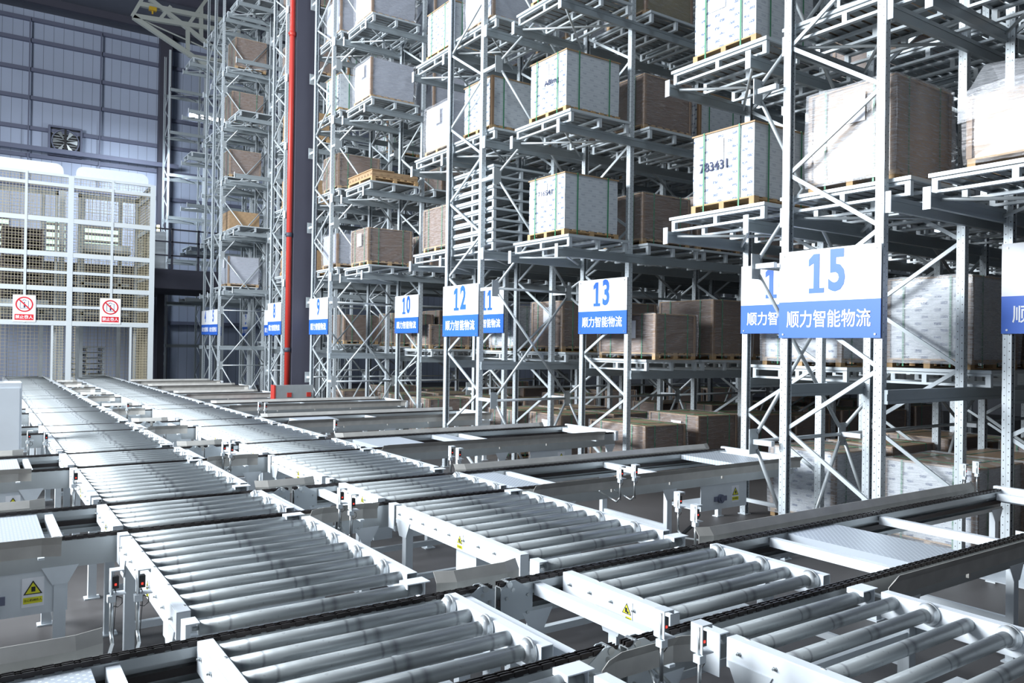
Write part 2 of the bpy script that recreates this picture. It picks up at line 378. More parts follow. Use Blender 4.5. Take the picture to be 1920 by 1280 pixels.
# roof truss at the upper left and roof joists
t = thing('roof_truss', 'olive grey steel roof truss hanging at the upper left of the hall', 'truss', (0, 0, 0))
def on_y(px, py, Y):
    v = (px-960)*cr+(py-640)*cd+FPX*cf; v = v*(Y/v.y); return Vector((v.x, v.y, v.z+ZC))
for nm, a, b_, wd in (('bottom_chord', (250, 32), (430, 152), .2), ('top_chord', (248, 30), (450, 62), .2), ('upper_chord', (262, 8), (450, 45), .2), ('diagonal', (280, -2), (418, 104), .18),
                      ('strut', (377, 13), (377, 72), .16), ('strut', (352, 57), (352, 102), .16), ('strut', (248, 30), (270, -8), .14), ('tie', (353, 104), (440, 118), .14),
                      ('strut', (320, 12), (300, 36), .14), ('strut', (390, -5), (352, 48), .14), ('tie', (272, 40), (395, 95), .05)):
    MB().bar(on_y(*a, 38), on_y(*b_, 38), wd, wd, (0, 1, 0)).build(nm, 'truss', t)
MB().box(-.14, .16, -.1, .1, -.06, .1).box(-.03, .03, -.03, .03, -.2, -.06).build('hoist', 'gold', t, on_y(286, 18, 37.8))
for i in range(7):
    y = 20+i*4.0
    j = MB().box(-2.4, 33, y-.1, y+.1, Z(16.05), Z(16.4)).build('roof_joist', 'steel'); tag(j, 'dark steel roof joist under the ceiling, joist %s counted from the back wall' % ORD[6-i], 'beam', 'roof joists')
# high daylight strip seen between the upper racks
struct(MB().box(9.6, 13.5, YW-.04, YW-.02, Z(12.25), Z(12.6)).build('window_4', 'skyl'))
# mezzanine right of the cage, deck extended behind it to shade the cage interior
m_ = thing('mezzanine_platform', 'dark steel mezzanine platform with guard rail behind and beside the lift cage', 'platform', (0, 0, 0))
MB().box(-2, 7.75, 36.9, 45.6, Z(2.3), Z(3.15)).box(7.75, 9.3, 36.9, 42.1, Z(2.3), Z(3.15)).build('deck', 'steel', m_)
for zz in (3.75, 4.35, 4.9): MB().bar((5.95, 36.93, Z(zz)), (9.2, 36.93, Z(zz)), .06, .06).build('guard_rail', 'steel', m_)
for xx in (6.0, 7.1, 8.2, 9.2): MB().box(xx-.04, xx+.04, 36.9, 36.98, Z(3.15), Z(4.95)).build('post', 'steel', m_)
for xx in (-1.6, 6.6, 7.5): MB().box(xx-.15, xx+.15, 41.4, 41.7, 0, Z(2.3)).build('support_leg', 'steel', m_)
c = thing('control_cabinet', 'pale grey control cabinet with an amber lamp standing on the mezzanine', 'cabinet', (6.35, 37.2, Z(3.15)))
MB().box(-.4, .55, 0, .5, 0, 1.65).build('body', 'white2', c); MB().tube((.25, .2, 1.65), (.25, .2, 1.95), .06, 10).build('lamp', 'amber', c)
MB().box(-.36, .5, -.02, 0, .05, 1.6).build('door', 'white2', c)

# ------------------------------------------------------------------ mesh lift cage
CY = 33.0
cg = thing('lift_cage', 'white framed wire mesh lift cage at the far end of both roller lines', 'cage', (0, CY, 0))
for x in (.05, 2.85, 5.62):
    for y in (0, 3.4): MB().box(x-.09, x+.09, y-.06, y+.06, 0, Z(6.0)).build('post', 'cage', cg)
for x in (1.45, 4.22): MB().box(x-.04, x+.04, -.07, .04, Z(.6), Z(6.0)).build('mullion', 'cage', cg)
for zz, hh in ((5.98, .1), (5.62, .12), (4.35, .17), (3.1, .17), (1.85, .17), (.6, .17), (2.45, .1), (1.2, .1)):
    MB().box(.05, 2.76, -.05, .05, Z(zz)-hh/2, Z(zz)+hh/2).build('rail', 'cage', cg)
    MB().box(2.94, 5.53, -.05, .05, Z(zz)-hh/2, Z(zz)+hh/2).build('rail', 'cage', cg)
    MB().box(5.57, 5.67, .06, 3.34, Z(zz)-hh/2, Z(zz)+hh/2).build('side_rail', 'cage', cg)
def wires(x0, x1, z0, z1, y, px=.1, side=None):
    b = MB(); n = int((x1-x0)/px)
    for i in range(n+1):
        x = x0+i*px
        if side is None: b.box(x-.006, x+.006, y-.006, y+.006, z0, z1)
        else: b.box(side-.006, side+.006, x-.006, x+.006, z0, z1)
    for i in range(int((z1-z0)/px)+1):
        zz = z0+i*px
        if side is None: b.box(x0, x1, y-.012, y, zz-.006, zz+.006)
        else: b.box(side-.012, side, x0, x1, zz-.006, zz+.006)
    return b
for x0, x1 in ((.14, 1.41), (1.49, 2.76), (2.94, 4.18), (4.26, 5.53)):
    for z0, z1 in ((5.68, 5.92), (4.44, 5.56), (3.19, 4.26), (1.94, 3.01), (.69, 1.76)): wires(x0, x1, Z(z0), Z(z1), 0).build('mesh_panel', 'wire', cg)
for x0, x1 in ((2.36, 2.7), (2.95, 3.08), (4.95, 5.5)):
    wires(x0, x1, .1, Z(.5), 0).build('mesh_panel', 'wire', cg); MB().box(x0-.07, x0, -.05, .05, 0, Z(.52)).build('door_post', 'cage', cg)
wires(.1, 3.3, .1, Z(5.9), 0, .12, side=5.62).build('mesh_panel', 'wire', cg)
wires(.14, 5.5, .1, Z(5.9), 3.4, .14).build('mesh_panel', 'wire', cg)
for x0, x1 in ((-.3, 2.6), (3.0, 5.45)):
    pts = [(x0, Z(6.03)), (x1, Z(6.03)), (x1, Z(6.15))] + [(x1-.25+.25*math.cos(a), Z(6.15)+.25*math.sin(a)) for a in (.4, .8, 1.2, 1.57)] + \
          [(x0+.25-.25*math.cos(a), Z(6.15)+.25*math.sin(a)) for a in (1.57, 1.2, .8, .4)] + [(x0, Z(6.15))]
    MB().prism(pts, 1, .0, .03).build('top_shield', 'white2', cg)
def lift(x0, x1, zc, lab):
    o = thing('lift_carriage', lab, 'lift', (0, CY+.6, 0))
    for x in (x0, x1-.1): MB().box(x, x+.1, 0, .1, 0, Z(5.5)).build('guide_post', 'rail', o)
    for x in (x0+.3, x1-.42): MB().box(x, x+.12, 1.9, 2.05, 0, Z(5.7)).build('guide_post', 'rail', o)
    MB().box(x0, x1, 0, .12, Z(5.35), Z(5.5)).build('head_beam', 'rail', o)
    MB().box(x0+.2, x1-.2, .15, 2.0, Z(zc), Z(zc)+.12).build('platform', 'rail', o)
    MB().box(x0+.25, x1-.25, .1, .2, Z(zc)+.12, Z(zc)+.3).build('platform_lip', 'paint', o)
    for zz in (1.0, 2.2, 3.3): MB().box(x0, x1, 1.9, 1.98, Z(zz), Z(zz)+.12).build('cross_beam', 'rail', o)
    return o
lift(.3, 2.5, 1.15, 'lift carriage carrying a dark pallet stack in the left lift shaft')
lift(3.15, 5.2, 3.35, 'empty lift carriage raised high in the right lift shaft')
for x, lab in ((1.45, 'left'), (4.2, 'right')):
    s = thing('no_riders_sign', 'white no passengers prohibition sign on the %s shaft of the lift cage' % lab, 'sign', (x, CY-.07, Z(.62)), 'prohibition signs on the lift cage')
    MB().box(-.35, .35, -.01, .0, 0, .95).build('board', 'sign', s)
    b = MB()
    for i in range(28):
        a0 = i*math.pi/14; a1 = a0+math.pi/14; R_ = .25
        b.bar((R_*math.cos(a0), -.016, .62+R_*math.sin(a0)), (R_*math.cos(a1), -.016, .62+R_*math.sin(a1)), .004, .045, (0, 0, 1) if abs(math.sin((a0+a1)/2)) > .7 else (1, 0, 0))
    b.bar((-.18, -.02, .80), (.18, -.02, .44), .004, .045, (1, 0, 1)); b.build('red_ring', 'redd', s)
    b = MB().box(-.13, -.115, -.014, -.01, .48, .75).box(.115, .13, -.014, -.01, .48, .75).box(-.13, .13, -.014, -.01, .74, .75).box(-.13, .13, -.014, -.01, .47, .485)
    b.box(-.02, .03, -.014, -.01, .5, .64).box(-.015, .02, -.014, -.01, .66, .7); b.bar((-.05, -.012, .76), (0, -.012, .80), .004, .012).bar((.05, -.012, .76), (0, -.012, .80), .004, .012); b.build('lift_pictogram', 'ink', s)
    MB().box(-.29, .29, -.013, -.01, .06, .27).build('red_band', 'redd', s)
    text('禁止乘人', .135, 'text', s, 'caption', (0, -.016, .16), FACE_NY, 1, .002)

# ------------------------------------------------------------------ pallets and loads
_mc = {}
def cached(key, fn):
    if key not in _mc: _mc[key] = fn()
    return _mc[key]
PX, PY, PH = 1.33, 1.6, .2
def spal_parts(m='spal', m2='slat'):
    deck = MB()
    for i in range(11):
        y = .02+i*(PY-.16)/10; deck.box(.03, PX-.03, y, y+.11, PH-.022, PH-.008)
    rim = MB().box(0, .035, 0, PY, PH-.04, PH).box(PX-.035, PX, 0, PY, PH-.04, PH).box(.035, PX-.035, 0, .03, PH-.04, PH).box(.035, PX-.035, PY-.03, PY, PH-.04, PH)
    sk = MB()
    for x in (.03, PX/2-.03, PX-.09):
        sk.box(x, x+.06, .02, PY-.02, 0, .03).box(x, x+.06, .02, PY-.02, PH-.075, PH-.045)
        for y in (.02, PY/2-.03, PY-.08): sk.box(x, x+.06, y, y+.06, .03, PH-.075)
    return [('deck', deck.mesh('deck', m2)), ('rim', rim.mesh('rim', m)), ('skid_frame', sk.mesh('skid_frame', m))]
def steel_pallet(x, y, z, label, group='steel slave pallets on the racks', dark=False, name='steel_pallet'):
    o = thing(name, label, 'pallet', (x, y, z), group)
    for nm, me in cached(('sp', dark), lambda: spal_parts(*(('rust', 'rust') if dark else ()))): put(nm, me, o)
    return o
def wood_mesh(dx, dy):
    b = MB(); h = .12
    for i in range(7):
        x = i*(dx-.1)/6; b.box(x, x+.1, 0, dy, h-.02, h)
    for y in (0, dy/2-.04, dy-.08):
        b.box(0, dx, y, y+.08, h-.04, h-.02)
        for x in (0, dx/2-.05, dx-.1): b.box(x, x+.1, y, y+.08, .018, h-.04)
        b.box(0, dx, y, y+.08, 0, .018)
    return b.mesh('wooden_pallet', 'wood')
def bulge_box(x0, x1, y0, y1, z0, z1, amt, seed):
    rnd = random.Random(seed); n = 5; b = MB(); g = {}
    def P(i, j, k):
        if (i, j, k) in g: return g[i, j, k]
        u, v, w_ = i/n, j/n, k/n
        sx = amt*(math.sin(math.pi*w_))*rnd.uniform(.2, 1); sy = amt*(math.sin(math.pi*w_))*rnd.uniform(.2, 1)
        x = x0+(x1-x0)*u; y = y0+(y1-y0)*v; z = z0+(z1-z0)*w_
        if i == 0: x -= sx
        if i == n: x += sx
        if j == 0: y -= sy
        if j == n: y += sy
        if k == n: z += rnd.uniform(-amt, amt)*.5
        g[i, j, k] = (x, y, z); return g[i, j, k]
    for a in range(n):
        for c_ in range(n):
            b.quad([P(0, a+1, c_), P(0, a, c_), P(0, a, c_+1), P(0, a+1, c_+1)]); b.quad([P(n, a, c_), P(n, a+1, c_), P(n, a+1, c_+1), P(n, a, c_+1)])
            b.quad([P(a, 0, c_), P(a+1, 0, c_), P(a+1, 0, c_+1), P(a, 0, c_+1)]); b.quad([P(a+1, n, c_), P(a, n, c_), P(a, n, c_+1), P(a+1, n, c_+1)])
            b.quad([P(a, c_, n), P(a+1, c_, n), P(a+1, c_+1, n), P(a, c_+1, n)])
    b.quad([(x0, y0, z0), (x0, y1, z0), (x1, y1, z0), (x1, y0, z0)])
    return b
KIND = {  # carton material, straps, wrap, corner boards, lid, label sheet, plain words
    'W': ('wcart', 1, None, 0, 'lid', 1, 'white cartons with green straps'),
    'V': ('wcart', 1, None, 2, 'lid', 0, 'white cartons with brown corner'),
    'L': ('lcart', 0, 'wrap', 1, None, 1, 'grey blue film wrapped cartons'),
    'B': ('bcart', 1, 'wrap', 1, 'lid', 0, 'brown cartons wrapped in clear film'),
    'P': ('bcart', 1, 'wrap', 1, 'lid', 1, 'brown wrapped cartons with white sheet'),
    'Q': ('wcart', 1, 'wrap2', 1, 'lid', 0, 'white cartons in glossy stretch film'),
    'G': ('tan', 1, 'wrap2', 1, 'lid', 1, 'tan cartons in heavy glossy film'),
    'T': ('tan', 0, 'wrap', 1, None, 0, 'tan cartons under loose clear plastic'),
    'O': ('ocart', 0, 'wrap', 1, None, 0, 'olive brown cartons in film'),
    'K': ('kbox', 0, None, 0, None, 0, 'plain kraft cartons with dark hand holes'),
    'F': ('kbox', 0, None, 0, None, 0, 'low stack of flat brown cardboard'),
    'C': ('lid', 0, None, 0, None, 0, 'thin flat sheet of brown cardboard'),
}
def load(kind, x, y, z, dx, dy, h, label, seed=0, group='wrapped pallet loads on the racks', sheet_side='x'):
    cm, straps, wrap, corners, lid, sheet, _ = KIND[kind]
    o = thing('pallet_load', label, 'pallet load', (x, y, z), group); ph = .12
    if kind == 'C':
        MB().box(0, dx, 0, dy, 0, .025).build('cardboard_sheet', 'lid', o); return o
    put('wooden_pallet', cached(('wp', dx, dy), lambda: wood_mesh(dx, dy)), o)
    amt = {'W': .006, 'V': .006, 'K': .004}.get(kind, .018); s4 = seed % 3
    put('cartons', cached(('ct', kind, dx, dy, h, s4), lambda: bulge_box(.02, dx-.02, .02, dy-.02, ph, ph+h, amt, s4*7+3).mesh('cartons', cm)), o)
    t = ph+h
    if kind == 'F':
        MB().box(-.01, dx*.47, -.01, dy+.01, t, t+.02).build('loose_sheet', 'lid', o); return o
    if lid: put('top_board', cached(('lid', dx, dy, h), lambda: MB().box(0, dx, 0, dy, t, t+.018).mesh('top_board', lid)), o)
    if straps:
        for q in (.22, .78):
            put('strap', cached(('sx', dx, dy, h, q), lambda: MB().box(-.004, dx+.004, dy*q, dy*q+.022, t+.018, t+.024).box(-.006, -.002, dy*q, dy*q+.022, .02, t+.02).box(dx+.002, dx+.006, dy*q, dy*q+.022, .02, t+.02).mesh('strap', 'strap')), o)
            if kind != 'B' or seed % 2:
                put('strap', cached(('sy', dx, dy, h, q), lambda: MB().box(dx*q, dx*q+.022, -.004, dy+.004, t+.018, t+.024).box(dx*q, dx*q+.022, -.006, -.002, .02, t+.02).box(dx*q, dx*q+.022, dy+.002, dy+.006, .02, t+.02).mesh('strap', 'strap')), o)
    if corners:
        a = .05
        for cx, cy in ((0, 0), (dx, 0), (0, dy)) if corners == 1 and kind != 'L' else ((0, 0),):
            sx = 1 if cx == 0 else -1; sy = 1 if cy == 0 else -1
            put('corner_board', cached(('cb', cx, cy, dx, dy, h, corners), lambda: MB().box(min(cx, cx+sx*a), max(cx, cx+sx*a), cy-.01*sy if sy > 0 else cy, cy if sy > 0 else cy+.01, ph, t).box(cx-.012 if sx > 0 else cx, cx if sx > 0 else cx+.012, min(cy, cy+sy*a), max(cy, cy+sy*a), ph, t).mesh('corner_board', 'kraft')), o)
    if wrap: put('stretch_film', cached(('wr', kind, dx, dy, h, s4), lambda: bulge_box(-.024, dx+.024, -.024, dy+.024, .06, t+.03, .022, s4+11).mesh('stretch_film', wrap)), o)
    if sheet:
        off = -.05 if wrap else .009; y0 = dy*(.30 if wrap else .48); 
        MB().box(off-.003, off, y0, y0+.26, t-.42, t-.1).build('label_sheet', 'paper', o)
    return o

# ------------------------------------------------------------------ pallet racks
FRX = [9.55+3.05*i for i in range(5)]     # frame positions in X beyond the row end
# row: near Y, far Y, kind (A ends at 7.85, B at 9.5), level base, level pitch, levels, sign bottom, bays, far brace node
ROWS = {
    16: (2.85, 4.19, 'B', -.22, 2.03, 3, .22, 1), 15: (4.63, 5.89, 'A', -.20, 2.03, 4, .144, 2), 14: (6.46, 7.81, 'B', -.22, 2.04, 4, .24, 3),
    13: (10.31, 11.65, 'B', -.20, 2.05, 5, .254, 4), 12: (12.6, 13.95, 'A', -.1, 2.1, 5, .18, 4), 11: (14.22, 15.55, 'B', -.1, 2.08, 5, .29, 4),
    10: (18.19, 19.56, 'B', -.1, 2.07, 6, .31, 4), 9: (20.24, 21.65, 'A', -.05, 2.11, 6, .25, 4), 8: (24.14, 25.47, 'A', 0, 2.12, 6, .26, 3),
    7: (30.0, 31.3, 'B', .05, 2.14, 7, .28, 2), 5: (31.85, 33.18, 'A', .05, 2.14, 7, .28, 2), 4: (33.8, 35.1, 'A', .05, 2.14, 7, .3, 2),
    3: (36.2, 37.6, 'C', .05, 2.14, 3, .3, 1), 2: (37.9, 39.2, 'B', .05, 2.14, 7, .3, 2), 1: (42.3, 43.6, 'A', .05, 2.14, 7, .3, 2),
}
HT = Z(14.6)
UW, UD = .09, .095
def upright_mesh(far):
    def mk():
        b = MB(); t = .004
        def bx(x0, x1, y0, y1):
            if far: y0, y1 = UD-y1, UD-y0
            b.box(x0, x1, y0, y1, 0, HT)
        bx(0, UW, 0, t); bx(0, t, t, UD); bx(UW-t, UW, t, UD); bx(t, .02, UD-t, UD); bx(UW-.02, UW-t, UD-t, UD)
        b.box(-.02, UW+.02, -.02, UD+.02, 0, .012)
        return b.mesh('upright', 'rack')
    return cached(('up', far), mk)
def frame(parent, x, yn, yf, flip):
    """two uprights and the zigzag of one end frame"""
    if not vis(x, x+.1, yn, yf, -2.4, 12): return
    put('upright', upright_mesh(False), parent, (x, yn, 0)); put('upright', upright_mesh(True), parent, (x, yf-UD, 0))
    z = -.88-1.5 if not flip else -.18-1.5
    span = round(yf-yn, 3); side = 0
    while z < 12:
        a, b_ = (0, 1) if side == 0 else (1, 0)
        if vis(x, x+.1, yn, yf, z, z+.75, 10):
            key = ('dg', span, a)
            def mk():
                y0 = .05 if a == 0 else span-.05; y1 = span-.05 if a == 0 else .05
                return MB().chan((UW/2, y0, 0), (UW/2, y1, .75), .045, .025, .004, (1, 0, 0)).mesh('diagonal_brace', 'paint')
            put('diagonal_brace', cached(key, mk), parent, (x, yn, Z(z)))
        z += .75; side = 1-side
def beam(parent, x0, x1, y, z, face):
    """pressed box beam with a stepped face toward `face` (-1 near, +1 far)"""
    L = round(x1-x0, 3)
    def mk():
        b = MB().box(0, L, -.02, .03, -.15, -.115).box(0, L, -.012, .03, -.115, -.045).box(0, L, -.02, .03, -.045, 0)
        return b.mesh('beam', 'beam')
    return put('beam', cached(('bm', L), mk), parent, (x0, y, Z(z)))
LOADS = {  # (row, level, position) -> kind, height, x shift, size x, size y, y shift
    (13, 1, 0): ('W', .93), (13, 2, 0): ('W', .93), (13, 3, 0): ('W', .93), (13, 1, 1): ('B', .80), (13, 2, 1): ('B', .88), (13, 3, 1): ('O', .95),
    (13, 2, 2): ('V', .85), (13, 1, 2): ('B', .9),
    (13, 0, 1): ('P', .68, .1, 1.02, 1.5, -.12), (13, 0, 2): ('B', 1.0, .2, 1.1, 1.4, -.12), (13, 0, 3): ('B', .9), (13, -1, 1): ('B', .93, .0, 1.02, 1.5, 0), (13, -1, 2): ('P', 1.05, .0, 1.1, 1.3, 0),
    (14, 1, 0): ('W', .93), (14, 2, 0): ('W', .93), (14, 3, 0): ('W', .9), (14, 0, 1): ('Q', .85, 0, 1.1, 1.3, 0), (14, -1, 1): ('Q', .9), (14, -1, 2): ('B', .9),
    (14, 3, 1): ('B', .9), (14, 1, 1): None, (14, 2, 1): None, (14, 2, 2): ('B', .9),
    (15, 1, 0): ('G', 1.0, 0, 1.15, 1.05, 0), (15, 2, 0): ('C', .02), (15, 0, 1): ('Q', 1.0, 0, 1.2, 1.05, .05), (15, -1, 1): ('Q', .93, .0, 1.2, 1.15, 0), (15, 1, 1): None, (15, 2, 1): None, (15, 3, 0): None,
    (15, -1, 2): ('B', .9), (15, 0, 2): ('B', 1.0),
    (16, 1, 0): ('T', .62, .1, 1.15, 1.25, -.1), (16, 2, 0): None, (16, -1, 1): ('P', .9), (16, 0, 1): ('B', .95), (16, 1, 1): ('B', .8), (16, 2, 1): ('B', .9),
    (12, 1, 0): 'STACK', (12, 2, 0): ('V', .92), (12, 3, 0): ('L', .95), (12, 0, 1): ('P', .9), (12, 1, 1): None, (12, 2, 1): ('B', .9), (12, 3, 1): ('L', .9), (12, -1, 1): ('P', .93), (12, -1, 2): ('P', .9),
    (11, 1, 0): ('B', .8), (11, 2, 0): ('L', .92), (11, 3, 0): ('V', .9), (11, 3, 1): ('L', .9), (11, 2, 1): ('W', .8), (11, 1, 1): ('B', .8), (11, 0, 1): ('Q', .85), (11, 0, 2): ('B', .8), (11, -1, 1): ('B', .9), (11, -1, 2): ('B', .9),
    (10, 1, 0): ('P', .80), (10, 2, 0): ('F', .16), (10, 3, 0): ('L', .92), (10, 4, 0): ('L', .92), (10, 3, 1): ('L', .9), (10, 4, 1): ('L', .9), (10, 1, 1): ('B', .8), (10, 2, 1): None, (10, 0, 1): ('B', .5), (10, 0, 2): ('P', .7), (10, -1, 1): ('P', .9), (10, -1, 2): ('B', .9),
    (9, 1, 0): ('L', .8), (9, 2, 0): ('B', .85), (9, 3, 0): ('W', .92), (9, 4, 0): ('L', .92), (9, 0, 1): ('P', .8), (9, -1, 1): ('B', .9), (9, -1, 2): ('B', .9),
    (8, 1, 0): ('K', .7), (8, 2, 0): ('K', .8), (8, 3, 0): ('K', .8), (8, 4, 0): ('B', .8), (8, 5, 0): ('B', .8), (8, 0, 1): ('B', .8),
    (5, 5, 0): ('B', 1.1, .25), (5, 4, 0): ('B', 1.1, .15), (5, 3, 0): ('B', .95, .1), (5, 2, 0): ('K', .7, .1), (5, 1, 0): ('L', 1.05, .1), (5, 1, 1): ('L', .95),
    (5, 0, 1): None, (5, -1, 1): None,
}
WORDS = {-1: 'floor level', 0: 'lowest beam level', 1: 'beam level two', 2: 'beam level three', 3: 'beam level four', 4: 'beam level five', 5: 'beam level six', 6: 'beam level seven'}
def posx(i):
    if i == 0: return 7.97
    k, j = divmod(i-1, 2); return 9.74+3.05*k+j*1.42
rr = random.Random(3); SPL = []
BR = {16: 0, 15: 0, 14: 0, 13: 1, 12: 1, 11: 1}
for row, (yn, yf, kd, zb, zp, nl, sb, nb) in ROWS.items():
    xs = FRX[:nb+1]; xa = {'A': 7.85, 'B': 9.5, 'C': 10.35}[kd]
    if row == 4: xa = 8.0
    rk = thing('pallet_rack', 'tall pale grey pallet rack row carrying number sign %s at its end' % NUM[row], 'rack', (0, 0, 0), 'pallet rack rows')
    frames = ([xa] if kd == 'A' else [])+[x-(.05 if kd == 'B' else 0) for x in xs]
    if kd == 'C': frames = [xa, 13.4]
    for x in frames: frame(rk, x, yn, yf, row in (15, 16, 14, 10, 8))
    for k in range(nl):
        z = zb+zp*k-PH
        if kd == 'C': segs = [(xa, 13.4)]
        elif k == 0 and kd == 'B': segs = [(a, b_) for a, b_ in zip(xs, xs[1:])]
        else: segs = [(7.88, xs[0])]+[(a, b_) for a, b_ in zip(xs, xs[1:])]
        for a, b_ in segs:
            for y in (yn+.02, yf-.05):
                if vis(a, b_, y, y+.05, z-.15, z, 10):
                    beam(rk, a+.0, b_, y-.05 if y < yn+.1 else y+.045, z, -1)
        if k > 0 and kd != 'C':
            for y in (yn-.03, yf-.005):
                if vis(7.87, 7.9, y, y+.1, z-.2, z+.05, 10): put('beam_end_plate', cached('bep', lambda: MB().box(0, .012, -.035, .045, -.175, .05).mesh('beam_end_plate', 'white')), rk, (7.868, y, Z(z)))
            # plan bracing tubes under the first bay
            for a, b_ in (((8.05, yf-.05, z-.06), (9.4, yn+.05, z-.06)), ((8.05, yn+.05, z-.09), (9.4, yf-.05, z-.09))):
                if vis(8, 9.4, yn, yf, z-.1, z, 10):
                    MB().tube((a[0], a[1], Z(a[2])), (b_[0], b_[1], Z(b_[2])), .02, 6).build('plan_brace_tube', 'tube', rk)
    # pallets and loads
    npos = 1+2*nb if kd != 'C' else 0
    for i in range(npos):
        x = posx(i)
        for k in range(-1, nl):
            if i == 0 and k < 1: continue
            z = zb+zp*k if k >= 0 else -ZC
            yp = yn-.22; spec = LOADS.get((row, k, i), 'rand')
            if row in (1, 2, 4, 7) and (i > 0 or k < 2 or k % 2 or row == 1): continue
            if spec == 'rand':
                q = rr.random()
                spec = None
                if k == -1: spec = (rr.choice('BBPB'), round(rr.choice((.8, .93, 1.0)), 2)) if q < .8 and i >= 1 else None
                elif k == 0: spec = (rr.choice('BBP'), rr.choice((.8, .93))) if q < .75 else None
                elif k >= 1: spec = (rr.choice('BBV'), rr.choice((.8, .93))) if q < (.3 if i < 3 else .12) else None
                if row < 8: spec = None
            if i > 4 and k > 0 and row > 12: pass
            if not vis(x, x+1.3, yp, yp+1.6, z-.2, z+1.0, -4): continue
            if k >= 0 and not (row == 16 and i > 0 and k < 1):
                ps = proj((x+.6, yp+.8, z)); dd = Vector((x, yp, z)).dot(cf)
                SPL.append(((0 if vis(x, x+1.3, yp, yp+1.6, z-.2, z, -144) else 40)+dd+(6 if i > 4 else 0)+(3 if i > 2 else 0), x, yp, Z(z)-PH, 'grey steel pallet, rack %s, %s, %s from the row end' % (NUM[row], WORDS[k], ORD[i])))
            if spec is None: continue
            if spec == 'STACK':
                for q in range(1, 8):
                    steel_pallet(x, yp, Z(z)-PH+q*(PH+.001), 'empty steel pallet in the white stack on rack twelve, %s above the bottom one' % ORD[q-1], 'stack of empty steel pallets on rack twelve')
                continue
            kn, hh = spec[0], spec[1]; sx = spec[2] if len(spec) > 2 else 0; dx = spec[3] if len(spec) > 3 else 1.2; dy = spec[4] if len(spec) > 4 else 1.05; sy = spec[5] if len(spec) > 5 else 0
            ly = yn+(.0 if row > 8 else -.15)+sy+(1.05-dy)*.3
            if kn == 'F': dx, dy, ly = 1.28, 1.5, yn-.15
            if kn == 'C': dx, dy, ly = 1.2, 1.1, yn+.1
            o = load(kn, x+.08+sx, ly, Z(z), dx, dy, hh, '%s, rack %s, %s, %s in' % (KIND[kn][6], NUM[row], WORDS[k], ORD[i]), seed=i+k+row)
            if (row, k, i) == (14, 1, 0):
                text('783431', .17, 'ink', o, 'handwriting', (.004, .66, .60), FACE_NX, 1.0, .003)
            if (row, k, i) == (13, 2, 0): text('A8lmg', .13, 'ink', o, 'handwriting', (.004, .42, .62), FACE_NX, 1.2, .001)
            if (row, k, i) == (13, 1, 0): text('716541', .12, 'ink', o, 'handwriting', (.004, .55, .78), FACE_NX, 1.2, .001)
            if kn == 'T':
                b = MB(); n = 14; t = .12+hh
                def fz_(u, v): return t+.05+.42*math.exp(-((u-.55)**2)/.09)*(.6+.4*v)+.03*math.sin(9*u+4*v)
                for a in range(n):
                    for c_ in range(6):
                        P = lambda i_, j_: (-.05+(dx+.1)*i_/n, -.08+(dy+.16)*j_/6, fz_(i_/n, j_/6))
                        b.quad([P(a, c_), P(a+1, c_), P(a+1, c_+1), P(a, c_+1)], True)
                for a in range(n):
                    P = lambda i_, dz: (-.05+(dx+.1)*i_/n, -.08-.02*math.sin(i_*1.7), max(.3, fz_(i_/n, 0)-dz-.08*math.sin(i_*.9)))
                    b.quad([P(a, .35), P(a+1, .35), P(a+1, 0), P(a, 0)], True)
                for a in range(6):
                    P = lambda j_, dz: (-.05-.02*math.sin(j_*1.7), -.08+(dy+.16)*j_/6, fz_(0, j_/6)-dz)
                    b.quad([P(a+1, .3), P(a, .3), P(a, 0), P(a+1, 0)], True)
                b.build('loose_plastic_cover', 'film', o)
    # number sign
    if row in (3,): xs_ = 10.35
    else: xs_ = xa
    s = thing('row_number_sign', 'white and blue rack sign with the number %s' % NUM[row], 'sign', (xs_-.03, (yn+yf)/2, Z(sb)), 'rack number signs')
    W = (yf-yn)+.0; H = 1.0
    MB().box(-.004, .004, -W/2, W/2, H*.415, H).build('board', 'sign', s)
    MB().box(-.004, .004, -W/2, W/2, 0, H*.415).build('blue_band', 'blue', s)
    b = MB()
    for sy in (-1, 1):
        for zz in (.04, H-.05): b.tube((-.012, sy*(W/2-.06), zz), (-.004, sy*(W/2-.06), zz), .012, 8)
    b.build('screw', 'bolt', s)
    MB().box(.004, .03, -W/2+.03, -W/2+.06, .1, H-.1).box(.004, .03, W/2-.06, W/2-.03, .1, H-.1).build('bracket', 'paint', s)
    dg = str(row); wd = [.27 if c_ != '1' else .235 for c_ in dg]; tot = sum(wd); yy = tot/2
    for c_, w_ in zip(dg, wd):
        yc = yy-w_/2; yy -= w_; z0 = H*.505; hh = .44
        if c_ == '1':
            MB().box(-.009, -.005, yc-.095, yc+.095, z0, z0+.055).box(-.009, -.005, yc-.036, yc+.036, z0+.055, z0+hh).hexa([(-.009, yc+.036, z0+hh-.1), (-.009, yc+.036, z0+hh), (-.005, yc+.036, z0+hh), (-.005, yc+.036, z0+hh-.1), (-.009, yc+.1, z0+hh-.135), (-.009, yc+.1, z0+hh-.06), (-.005, yc+.1, z0+hh-.06), (-.005, yc+.1, z0+hh-.135)]).build('digit', 'blue', s)
        else: text(c_, .62, 'blue', s, 'digit', (-.007, yc, z0+hh/2), FACE_NX, .72, .02)
    text('顺力智能物流', .205, 'text', s, 'caption', (-.007, 0, H*.20), FACE_NX, .88*W/1.3, .0025)

